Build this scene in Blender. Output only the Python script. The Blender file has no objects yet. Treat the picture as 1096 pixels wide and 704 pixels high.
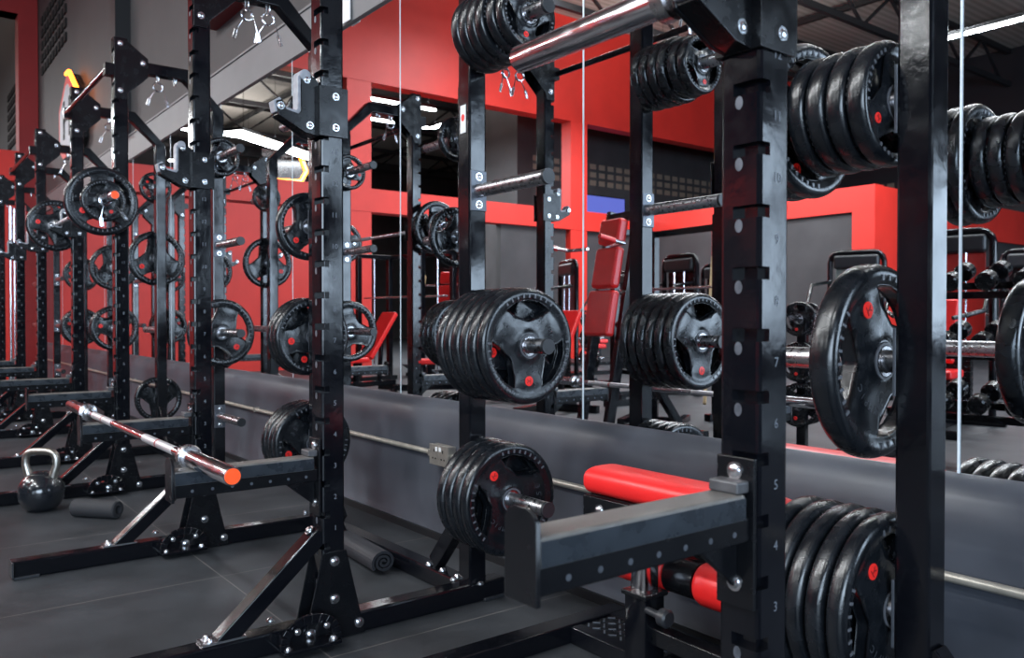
import bpy, bmesh, math, random
from mathutils import Vector, Matrix, Euler
random.seed(7)
PI = math.pi
C = bpy.context.scene.collection
SC = bpy.context.scene

# ---------------------------------------------------------------- helpers
class MB:
    """collects shapes that become ONE mesh object"""
    def __init__(s): s.v = []; s.f = []; s.m = []; s.bolts = []
    def add(s, vs, fs, mi=0, M=None):
        b = len(s.v)
        s.v += [tuple((M @ Vector(p)) if M else p) for p in vs]
        s.f += [tuple(b + i for i in f) for f in fs]; s.m += [mi] * len(fs)
        return s
    def box(s, lo, hi, mi=0, M=None):
        x0, y0, z0 = lo; x1, y1, z1 = hi
        vs = [(x0,y0,z0),(x1,y0,z0),(x1,y1,z0),(x0,y1,z0),(x0,y0,z1),(x1,y0,z1),(x1,y1,z1),(x0,y1,z1)]
        return s.add(vs, [(0,3,2,1),(4,5,6,7),(0,1,5,4),(1,2,6,5),(2,3,7,6),(3,0,4,7)], mi, M)
    def cbox(s, c, d, mi=0, M=None):
        return s.box([c[i]-d[i]/2 for i in range(3)], [c[i]+d[i]/2 for i in range(3)], mi, M)
    def prism(s, poly, a, b, axis='x', mi=0, M=None):
        """poly: 2D points; axis x: (y,z), y: (x,z), z: (x,y)"""
        def p(q, w):
            return (w, q[0], q[1]) if axis == 'x' else (q[0], w, q[1]) if axis == 'y' else (q[0], q[1], w)
        n = len(poly)
        area = sum(poly[i][0]*poly[(i+1)%n][1]-poly[(i+1)%n][0]*poly[i][1] for i in range(n))
        if (area < 0) != (axis == 'y'): poly = poly[::-1]
        vs = [p(q, a) for q in poly] + [p(q, b) for q in poly]
        fs = [tuple(range(n))[::-1], tuple(range(n, 2*n))]
        fs += [(i, (i+1) % n, n+(i+1) % n, n+i) for i in range(n)]
        return s.add(vs, fs, mi, M)
    def tube(s, pts, r, n=12, mi=0, cap=True, M=None):
        pts = [Vector(p) for p in pts]; k = len(pts)
        rs = r if isinstance(r, (list, tuple)) else [r]*k
        vs = []; ref = None
        for i, p in enumerate(pts):
            t = ((pts[min(i+1,k-1)] - p).normalized() + (p - pts[max(i-1,0)]).normalized())
            t = t.normalized() if t.length > 1e-6 else Vector((0,0,1))
            if ref is None:
                ref = t.orthogonal().normalized()
            else:
                ref = (ref - t*ref.dot(t)); ref = ref.normalized() if ref.length > 1e-6 else t.orthogonal().normalized()
            u = t.cross(ref)
            for j in range(n):
                a = 2*PI*j/n
                vs.append(p + (ref*math.cos(a) + u*math.sin(a))*rs[i])
        fs = []
        for i in range(k-1):
            for j in range(n):
                fs.append((i*n+j, i*n+(j+1)%n, (i+1)*n+(j+1)%n, (i+1)*n+j))
        if cap: fs += [tuple(range(n))[::-1], tuple(range((k-1)*n, k*n))]
        return s.add(vs, fs, mi, M)
    def lathe(s, prof, n=32, axis='x', mi=0, M=None, closed=False):
        """prof: (a, r) along axis"""
        vs = []; k = len(prof)
        for a, r in prof:
            for j in range(n):
                c, d = r*math.cos(2*PI*j/n), r*math.sin(2*PI*j/n)
                vs.append((a,c,d) if axis=='x' else (d,a,c) if axis=='y' else (c,d,a))
        fs = []
        for i in range(k if closed else k-1):
            q = (i+1) % k
            for j in range(n):
                fs.append((i*n+j, i*n+(j+1)%n, q*n+(j+1)%n, q*n+j)[::-1])
        if not closed:
            fs += [tuple(range(n)), tuple(range((k-1)*n, k*n))[::-1]]
        return s.add(vs, fs, mi, M)
    def bar(s, a, b, w, h, mi=0, up=(0,0,1)):
        """rectangular bar from a to b, w across, h in the up direction"""
        a = Vector(a); b = Vector(b); t = (b-a).normalized(); L = (b-a).length
        u = Vector(up); sd = t.cross(u).normalized(); u = sd.cross(t)
        M = Matrix((( t.x, sd.x, u.x, a.x), (t.y, sd.y, u.y, a.y), (t.z, sd.z, u.z, a.z), (0,0,0,1)))
        return s.box((0,-w/2,-h/2), (L,w/2,h/2), mi, M)
    def bolt(s, p, n, r=.011, h=.007, mi=0):
        s.bolts.append((p, n, r, h)); return s
    def _bolt(s, p, n, r, h, mi=0):
        p = Vector(p); n = Vector(n).normalized()
        s.tube([p - n*.001, p+n*.002], r*1.35, 12, mi)
        return s.tube([p, p+n*h*.6, p+n*h], [r, r*.95, r*.55], 10, mi)
    def text(s, body, size, M, mi=0, depth=.0):
        vs, fs = text_geo(body)
        return s.add([(x*size, y*size, 0) for x, y in vs], fs, mi, M)
    def mesh(s, name, mats, smooth=40):
        me = bpy.data.meshes.new(name); me.from_pydata(s.v, [], s.f)
        for m in (mats if isinstance(mats, (list, tuple)) else [mats]): me.materials.append(m)
        me.polygons.foreach_set('material_index', s.m)
        if smooth:
            me.polygons.foreach_set('use_smooth', [True]*len(me.polygons))
            me.set_sharp_from_angle(angle=math.radians(smooth))
        me.update(); return me
    def build(s, name, mats, parent=None, bevel=0, smooth=40, loc=(0,0,0), seg=2):
        if s.bolts:
            for b in s.bolts:
                q = MB(); q._bolt(*b); q.build('bolt', mats, parent)
            s.bolts = []
            if not s.v: return None
            name = 'washer_plate'
        o = bpy.data.objects.new(name, s.mesh(name, mats, smooth)); C.objects.link(o)
        o.parent = parent; o.location = loc
        if bevel:
            b = o.modifiers.new('bevel', 'BEVEL'); b.width = bevel; b.segments = seg
            b.harden_normals = True; b.limit_method = 'ANGLE'; b.angle_limit = math.radians(40)
        return o

_tg = {}
def text_geo(body):
    if body not in _tg:
        cu = bpy.data.curves.new('t', 'FONT'); cu.body = body; cu.size = 1; cu.align_x = 'CENTER'; cu.align_y = 'CENTER'; cu.resolution_u = 2
        o = bpy.data.objects.new('t', cu); C.objects.link(o)
        dg = bpy.context.evaluated_depsgraph_get(); ev = o.evaluated_get(dg); me = ev.to_mesh()
        _tg[body] = ([(v.co.x, v.co.y) for v in me.vertices], [tuple(p.vertices) for p in me.polygons])
        ev.to_mesh_clear(); bpy.data.objects.remove(o); bpy.data.curves.remove(cu)
    return _tg[body]

def tag(o, label, cat, group=None, kind=None):
    o['label'] = label; o['category'] = cat
    if group: o['group'] = group
    if kind: o['kind'] = kind
    return o
def thing(name, label, cat, loc=(0,0,0), rz=0, group=None):
    o = bpy.data.objects.new(name, None); C.objects.link(o); o.empty_display_size = .1
    o.location = loc; o.rotation_euler = (0,0,rz)
    return tag(o, label, cat, group)
def struct(name, mb, mats, bevel=0, smooth=40):
    o = mb.build(name, mats, None, bevel, smooth); o['kind'] = 'structure'; return o
def dup(root, label=None, group=None):
    r = root.copy(); C.objects.link(r)
    if label: r['label'] = label
    if group: r['group'] = group
    for ch in root.children:
        c = ch.copy(); C.objects.link(c); c.parent = r
        for g in ch.children:
            d = g.copy(); C.objects.link(d); d.parent = c
    return r

# ---------------------------------------------------------------- materials
def mat(name, col, rough=.5, metal=0, coat=0, var=.0, vscale=8, rvar=.0, bump=0, bscale=60, emit=None, estr=0, spec=.5, sheen=0):
    m = bpy.data.materials.new(name); m.use_nodes = True
    nt = m.node_tree; b = nt.nodes['Principled BSDF']
    b.inputs['Base Color'].default_value = (*col, 1); b.inputs['Roughness'].default_value = rough
    b.inputs['Metallic'].default_value = metal; b.inputs['Coat Weight'].default_value = coat
    b.inputs['Coat Roughness'].default_value = .12; b.inputs['Specular IOR Level'].default_value = spec
    if emit: b.inputs['Emission Color'].default_value = (*emit, 1); b.inputs['Emission Strength'].default_value = estr
    if var or rvar or bump:
        tc = nt.nodes.new('ShaderNodeTexCoord')
        if var or rvar:
            n = nt.nodes.new('ShaderNodeTexNoise'); n.inputs['Scale'].default_value = vscale; n.inputs['Detail'].default_value = 6
            nt.links.new(tc.outputs['Object'], n.inputs['Vector'])
            if var:
                r = nt.nodes.new('ShaderNodeMapRange'); r.inputs[1].default_value = .3; r.inputs[2].default_value = .7
                r.inputs[3].default_value = 1-var; r.inputs[4].default_value = 1+var
                nt.links.new(n.outputs['Fac'], r.inputs[0])
                mx = nt.nodes.new('ShaderNodeVectorMath'); mx.operation = 'SCALE'; mx.inputs[0].default_value = col
                nt.links.new(r.outputs[0], mx.inputs['Scale']); nt.links.new(mx.outputs[0], b.inputs['Base Color'])
            if rvar:
                r2 = nt.nodes.new('ShaderNodeMapRange'); r2.inputs[1].default_value = .3; r2.inputs[2].default_value = .7
                r2.inputs[3].default_value = max(.02, rough-rvar); r2.inputs[4].default_value = rough+rvar
                nt.links.new(n.outputs['Fac'], r2.inputs[0]); nt.links.new(r2.outputs[0], b.inputs['Roughness'])
        if bump:
            n2 = nt.nodes.new('ShaderNodeTexNoise'); n2.inputs['Scale'].default_value = bscale; n2.inputs['Detail'].default_value = 4
            nt.links.new(tc.outputs['Object'], n2.inputs['Vector'])
            bp = nt.nodes.new('ShaderNodeBump'); bp.inputs['Strength'].default_value = bump; bp.inputs['Distance'].default_value = .01
            nt.links.new(n2.outputs['Fac'], bp.inputs['Height']); nt.links.new(bp.outputs[0], b.inputs['Normal'])
    return m
BLACK = mat('black_powder_coat', (.0035,.004,.006), .13, 0, .0, rvar=.06, vscale=14, bump=.03, bscale=40, spec=.42)
BLACK2 = mat('black_painted_plate', (.005,.0055,.007), .24, 0, .0, rvar=.08, vscale=20, spec=.35)
WEAR = mat('worn_bare_steel', (.10,.11,.13), .45, .4, var=.3, vscale=60)
NUM = mat('etched_number', (.15,.165,.19), .5)
CHROME = mat('chrome', (.72,.72,.76), .16, 1, rvar=.06, vscale=30)
STEEL = mat('brushed_steel', (.50,.49,.50), .27, 1, var=.15, vscale=50, rvar=.08)
KNURL = mat('knurled_steel', (.62,.61,.63), .5, .85, bump=.2, bscale=400)
PEGM = mat('peg_steel', (.42,.42,.44), .3, 1, var=.15, vscale=60, rvar=.08)
GREYPLATE = mat('grey_bracket_steel', (.10,.11,.13), .35, .4, var=.15, vscale=30)
BOLT = mat('zinc_bolt', (.70,.71,.74), .25, 1)
RUBBER = mat('plate_rubber', (.006,.0075,.010), .25, 0, .0, var=.25, vscale=25, rvar=.09, bump=.035, bscale=120, spec=.55)
RUBEDGE = mat('plate_ribs', (.10,.105,.12), .4)
LETTER = mat('plate_lettering', (.055,.06,.07), .45)
EMBLEM = mat('red_emblem', (.80,.025,.02), .4, emit=(.8,.02,.015), estr=.12)  # slight emission put into the red, though the emblem is no lamp
EMARK = mat('emblem_mark', (.30,.01,.01), .5)
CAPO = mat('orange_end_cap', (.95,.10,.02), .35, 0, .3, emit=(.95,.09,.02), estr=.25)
CAPB = mat('black_plastic_cap', (.02,.022,.026), .4)
STOPB = mat('worn_stop_block', (.085,.085,.09), .4, .3, var=.25, vscale=40)
LINER = mat('cup_liner', (.27,.28,.31), .45, var=.2, vscale=50)
ARMCAP = mat('arm_cover_rubber', (.12,.112,.104), .45, var=.3, vscale=14, rvar=.12, bump=.05, bscale=90)  # dusty grey top; base also raised to stand for stronger overhead light
ARMSIDE = mat('arm_cover_side', (.022,.028,.036), .3, var=.3, vscale=16, rvar=.1)
PAD = mat('red_vinyl', (.78,.018,.018), .38, 0, .1, var=.06, vscale=6, bump=.04, bscale=150)
FOAM = mat('grey_foam', (.02,.021,.025), .75, bump=.2, bscale=200)
TOWEL = mat('rolled_mat_rubber', (.014,.015,.02), .6, var=.2, vscale=20)
IRON = mat('kettlebell_enamel', (.012,.014,.018), .16, 0, .5)
HANDLE = mat('kettlebell_handle_steel', (.55,.52,.47), .35, 1, var=.2, vscale=30)
CONDUIT = mat('galvanised_conduit', (.42,.39,.34), .4, .5, var=.15, vscale=20)
SOCK = mat('metal_socket', (.40,.37,.33), .4, .7, var=.15, vscale=40)
WHITE = mat('white_paper', (.8,.8,.8), .6)
REDW = mat('red_paint', (.66,.030,.020), .5, var=.08, vscale=1.5)
SHADERED = mat('shaded_red_paint', (.26,.008,.008), .5, var=.1, vscale=2)  # portal red with shade put into the colour
DKRED = mat('dark_red_paint', (.16,.004,.008), .5, var=.1, vscale=2)
GREYW = mat('grey_wall_paint', (.042,.041,.043), .6, var=.12, vscale=2.5, bump=.03, bscale=30)
STRIPW = mat('pale_grey_band', (.17,.17,.175), .5, var=.08, vscale=3)
DADO = mat('dado_board', (.058,.064,.080), .46, var=.28, vscale=3.2, rvar=.1, bump=.03, bscale=12)
DARKW = mat('dark_hall_wall', (.045,.043,.046), .6, var=.2, vscale=1.5)
NAVY = mat('navy_black_wall', (.008,.009,.014), .6, var=.2, vscale=1.5)
HOLE = mat('vent_dark', (.004,.004,.004), .9)
TAN = mat('vent_block', (.22,.17,.13), .7)
BLACKW = mat('black_paint', (.006,.006,.008), .5)
TRUSS = mat('black_truss', (.008,.008,.01), .5)
LAMP = mat('led_tube', (1,1,1), .4, emit=(1,.99,.97), estr=14)
SKYL = mat('skylight_panel', (1,1,1), .4, emit=(.95,.97,1), estr=5)
NEON = mat('orange_neon', (1,.3,.03), .4, emit=(1,.24,.02), estr=7)
SIGNW = mat('sign_white', (.42,.43,.48), .4)
SCREEN = mat('tv_glow', (.02,.02,.05), .2, emit=(.16,.20,.75), estr=.9)
YEL = mat('yellow_wood', (.55,.40,.22), .5)
GREENP = mat('pale_green_panel', (.30,.40,.36), .5)

def mirror_mat():
    m = bpy.data.materials.new('mirror_silver'); m.use_nodes = True; nt = m.node_tree
    b = nt.nodes['Principled BSDF']; b.inputs['Metallic'].default_value = 1; b.inputs['Roughness'].default_value = .004
    tc = nt.nodes.new('ShaderNodeTexCoord'); n = nt.nodes.new('ShaderNodeTexNoise'); n.inputs['Scale'].default_value = 3; n.inputs['Detail'].default_value = 8
    nt.links.new(tc.outputs['Object'], n.inputs['Vector'])
    cr = nt.nodes.new('ShaderNodeValToRGB'); cr.color_ramp.elements[0].position = .3; cr.color_ramp.elements[0].color = (.84,.87,.90,1)
    cr.color_ramp.elements[1].position = .7; cr.color_ramp.elements[1].color = (.90,.925,.95,1)
    nt.links.new(n.outputs['Fac'], cr.inputs[0]); nt.links.new(cr.outputs[0], b.inputs['Base Color'])
    return m
MIRROR = mirror_mat()
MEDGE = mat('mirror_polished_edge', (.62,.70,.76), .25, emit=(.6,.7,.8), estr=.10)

def floor_mat():
    m = bpy.data.materials.new('rubber_tiles'); m.use_nodes = True; nt = m.node_tree; b = nt.nodes['Principled BSDF']
    tc = nt.nodes.new('ShaderNodeTexCoord'); mp = nt.nodes.new('ShaderNodeMapping'); mp.inputs['Location'].default_value = (.32,-.09,0)
    nt.links.new(tc.outputs['Object'], mp.inputs['Vector'])
    br = nt.nodes.new('ShaderNodeTexBrick'); br.offset = 0; br.inputs['Scale'].default_value = 1; br.inputs['Mortar Size'].default_value = .0032
    br.inputs['Mortar Smooth'].default_value = .4
    br.inputs['Brick Width'].default_value = 1; br.inputs['Row Height'].default_value = 1
    br.inputs['Color1'].default_value = (.031,.034,.039,1); br.inputs['Color2'].default_value = (.036,.039,.044,1); br.inputs['Mortar'].default_value = (.13,.12,.115,1)
    nt.links.new(mp.outputs[0], br.inputs['Vector'])
    n = nt.nodes.new('ShaderNodeTexNoise'); n.inputs['Scale'].default_value = 4; n.inputs['Detail'].default_value = 8
    nt.links.new(tc.outputs['Object'], n.inputs['Vector'])
    r = nt.nodes.new('ShaderNodeMapRange'); r.inputs[1].default_value = .3; r.inputs[2].default_value = .7; r.inputs[3].default_value = .7; r.inputs[4].default_value = 1.3
    nt.links.new(n.outputs['Fac'], r.inputs[0])
    mx = nt.nodes.new('ShaderNodeVectorMath'); mx.operation = 'SCALE'
    nt.links.new(br.outputs['Color'], mx.inputs[0]); nt.links.new(r.outputs[0], mx.inputs['Scale']); nt.links.new(mx.outputs[0], b.inputs['Base Color'])
    b.inputs['Roughness'].default_value = .5; b.inputs['Specular IOR Level'].default_value = .3
    n2 = nt.nodes.new('ShaderNodeTexNoise'); n2.inputs['Scale'].default_value = 220
    nt.links.new(tc.outputs['Object'], n2.inputs['Vector'])
    bp = nt.nodes.new('ShaderNodeBump'); bp.inputs['Strength'].default_value = .15; bp.inputs['Distance'].default_value = .004
    nt.links.new(n2.outputs['Fac'], bp.inputs['Height']); nt.links.new(bp.outputs[0], b.inputs['Normal'])
    return m
def roof_mat():
    m = bpy.data.materials.new('corrugated_roof'); m.use_nodes = True; nt = m.node_tree; b = nt.nodes['Principled BSDF']
    tc = nt.nodes.new('ShaderNodeTexCoord'); w = nt.nodes.new('ShaderNodeTexWave'); w.bands_direction = 'X'; w.inputs['Scale'].default_value = 1.6
    w.inputs['Distortion'].default_value = .2
    nt.links.new(tc.outputs['Object'], w.inputs['Vector'])
    cr = nt.nodes.new('ShaderNodeValToRGB'); cr.color_ramp.elements[0].color = (.24,.215,.195,1); cr.color_ramp.elements[1].color = (.36,.33,.30,1)
    nt.links.new(w.outputs['Fac'], cr.inputs[0]); nt.links.new(cr.outputs[0], b.inputs['Base Color']); b.inputs['Roughness'].default_value = .6
    return m
FLOORM = floor_mat(); ROOFM = roof_mat()

# ---------------------------------------------------------------- camera (X = -t along the mirror wall, Y towards the mirror)
H = 1.033; D = 2.169
cam = bpy.data.cameras.new('camera'); camo = bpy.data.objects.new('camera', cam); C.objects.link(camo)
cam.sensor_width = 36; cam.lens = 885.6/1096*36
yaw = math.radians(37.58); pit = math.radians(.772)
fwd = Vector((-math.cos(yaw)*math.cos(pit), math.sin(yaw)*math.cos(pit), -math.sin(pit)))
camo.location = (0, 0, H); camo.rotation_euler = fwd.to_track_quat('-Z', 'Y').to_euler()
cam.dof.use_dof = True; cam.dof.focus_distance = 2.5; cam.dof.aperture_fstop = 5.0
cam.clip_start = .05
SC.camera = camo

# ---------------------------------------------------------------- the hall
XL, XR, YB = -36.0, 7.0, -21.0           # far end, near end, back
TP = -15.7                               # the red portal
ROOFZ = 8.6
struct('floor', MB().box((XL,YB,-.12), (XR,D+.3,0)), FLOORM)
mb = MB(); mb.box((XL,YB,ROOFZ), (XR,D+.3,ROOFZ+.1)); struct('ceiling', mb, ROOFM)
# mirror wall
mb = MB(); mb.box((XL,D+.012,0), (XR,D+.3,ROOFZ)); struct('wall_mirror_side', mb, GREYW)
prof = [(D+.02,0),(D-.095,0),(D-.095,.035),(D-.085,.05),(D-.085,.40),(D-.08,.52),(D-.068,.585),(D-.045,.622),(D-.015,.640),(D+.02,.642)]
mb = MB(); mb.prism(prof, TP+.3, XR, 'x'); struct('trim_1', mb, DADO, smooth=35)
mb = MB(); mb.box((TP+.3,D-.11,0), (XR,D-.095,.032)); struct('baseboard_mirror_side', mb, BLACKW)
mb = MB(); mb.box((TP+.3,D-.02,2.712), (XR,D+.02,2.955)); mb.box((TP+.3,D-.03,2.955), (XR,D+.02,2.97)); struct('trim_2', mb, STRIPW)
mb = MB(); mb.box((-6.72,D-.10,3.33), (XR,D+.02,5.2)); struct('trim_3', mb, DKRED)
mb = MB(); mb.box((-9.75,D-.14,2.97), (-9.5,D+.02,ROOFZ)); struct('trim_4', mb, BLACKW)
# vent blocks high on the mirror-side wall
def vents(name, M, nx, nz, w=.16, h=.12, gx=.09, gz=.08):
    mb = MB()
    for i in range(nx):
        for k in range(nz):
            x = i*(w+gx); z = k*(h+gz)
            mb.box((x,-.012,z), (x+w,.02,z+h), 0, M)
    return mb
struct('trim_5', vents('v', Matrix.Translation((-15.3,D+.0,4.95)), 9, 5), HOLE)
struct('trim_6', vents('v', Matrix.Translation((-19.6,D+.0,4.4)), 12, 6), HOLE)
# red portal across the hall (normal to the mirror)
PT = .35
mb = MB()
yend = -19
for y0, y1 in ((-3.72-.28,-3.72+.28), (-9.9-.28,-9.9+.28)):
    mb.box((TP-PT,y0,0), (TP,y1,6.0))
mb.box((TP-PT,yend,6.0), (TP+.01,D-.001,ROOFZ))
mb.box((TP-PT,-12.1,3.27), (TP+.012,D-.001,3.76))
mb.box((TP-PT+.02,-3.4,0), (TP-.03,D-.28,3.22))
mb.box((TP-PT,yend-.5,0), (TP,yend+.5,ROOFZ))
struct('wall_portal', mb, REDW)
mb = MB(); mb.box((TP-PT,D-.28,0), (TP+.015,D+.001,6.02)); mb.box((TP-PT,.4,6.0),(TP+.016,D+.001,ROOFZ)); struct('trim_9', mb, SHADERED)  # portal column and header end by the mirror, shade painted into their red
mb = MB(); mb.box((TP-PT+.04,-9.56,0), (TP-.12,-7.5,3.27)); mb.box((TP-PT+.04,-12.0,0), (TP-.12,-10.3,3.27))
struct('wall_portal_infill', mb, DARKW)
# low partition across the hall, facing the mirror, and its return
mb = MB()
mb.box((TP,-12.4,3.27), (-9.0,-12.05,3.80)); mb.box((-9.5,-12.4,0), (-9.0,-12.05,3.27)); mb.box((-13.2,-12.4,0), (-12.4,-12.05,3.27))
mb.box((-9.4,-20.9,2.95), (-9.05,-12.41,3.80)); mb.box((-9.4,-13.9,0), (-9.05,-12.41,2.95))
struct('wall_partition', mb, REDW)
mb = MB(); mb.box((TP,-12.3,0), (-9.5,-12.12,3.27)); mb.box((-9.3,-20.9,0), (-9.15,-13.9,2.95)); struct('wall_partition_infill', mb, DARKW)
struct('wall_far', MB().box((XL-.2,YB,0), (XL,D+.3,ROOFZ)), DARKW)
struct('wall_back', MB().box((XL,YB-.2,0), (XR,YB,ROOFZ)), NAVY)
struct('wall_entrance', MB().box((XR,YB,0), (XR+.2,D+.3,ROOFZ)), DARKW)
struct('wall_inner_block', MB().box((-19.5,YB,0), (-18.0,-9.7,ROOFZ)), DARKW)
Mv = Matrix.Translation((-18.0,-19.5,4.95)) @ Matrix.Rotation(PI/2, 4, 'Z')
mb = vents('v', Mv, 26, 3, .24, .15, .12, .09); struct('trim_7', mb, TAN)
Mv = Matrix.Translation((-12.6,-20.98,4.6))@Matrix.Rotation(PI,4,'Z')
struct('trim_8', vents('v', Mv, 26, 3, .22, .15, .12, .1), TAN)
# roof trusses
for i, x in enumerate((-33,-29,-25,-21.5,-17.6,-13.2,-10.0,-6.8,-3.6,-.4,2.8)):
    mb = MB()
    z0 = ROOFZ-1.0
    mb.box((x-.06,YB,z0-.07), (x+.06,D,z0+.07)); mb.box((x-.06,YB,ROOFZ-.16), (x+.06,D,ROOFZ-.02))
    y = YB+.5; up = True
    while y < D-1.3:
        mb.bar((x,y,z0 if up else ROOFZ-.1), (x,y+1.2,ROOFZ-.1 if up else z0), .06, .06); y += 1.2; up = not up
    o = struct('ceiling_truss_%d' % (i+1), mb, TRUSS)
for i, y in enumerate((-18,-14,-10,-6.5,-3)):
    struct('ceiling_beam_%d' % (i+1), MB().box((XL,y-.05,ROOFZ-.28), (XR,y+.05,ROOFZ-.14)), TRUSS)
# ---------------------------------------------------------------- racks
W = .078; HW = W/2; DB = .567; TOPZ = 2.68; RW = 1.32
YF = 1.158                               # front uprights
SLOTS = [.105 + .1*k for k in range(1, 26)]
def rsq(h, r=.007):
    p = []
    for cx, cy, a0 in ((h-r,h-r,0),(-h+r,h-r,90),(-h+r,-h+r,180),(h-r,-h+r,270)):
        for k in range(3):
            a = math.radians(a0 + 45*k); p.append((cx+r*math.cos(a), cy+r*math.sin(a)))
    return p
def stack(mb, cx, cy, z0, z1, slots):
    full = [(cx+x, cy+y) for x, y in rsq(HW)]
    d = .016
    cut = [(cx+x, cy+y) for x, y in rsq(HW)[:9]+[(-HW*.35,-HW),(-HW*.35,-HW+d),(HW-d,-HW+d),(HW-d,-HW+.026),(HW,-HW+.026)]]
    z = z0
    for s in slots:
        if s-.0105 <= z or s+.0105 > z1: continue
        mb.prism(full, z, s-.0105, 'z'); mb.prism(cut, s-.0105, s+.0105, 'z'); z = s+.0105
    mb.prism(full, z, z1, 'z')

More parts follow.
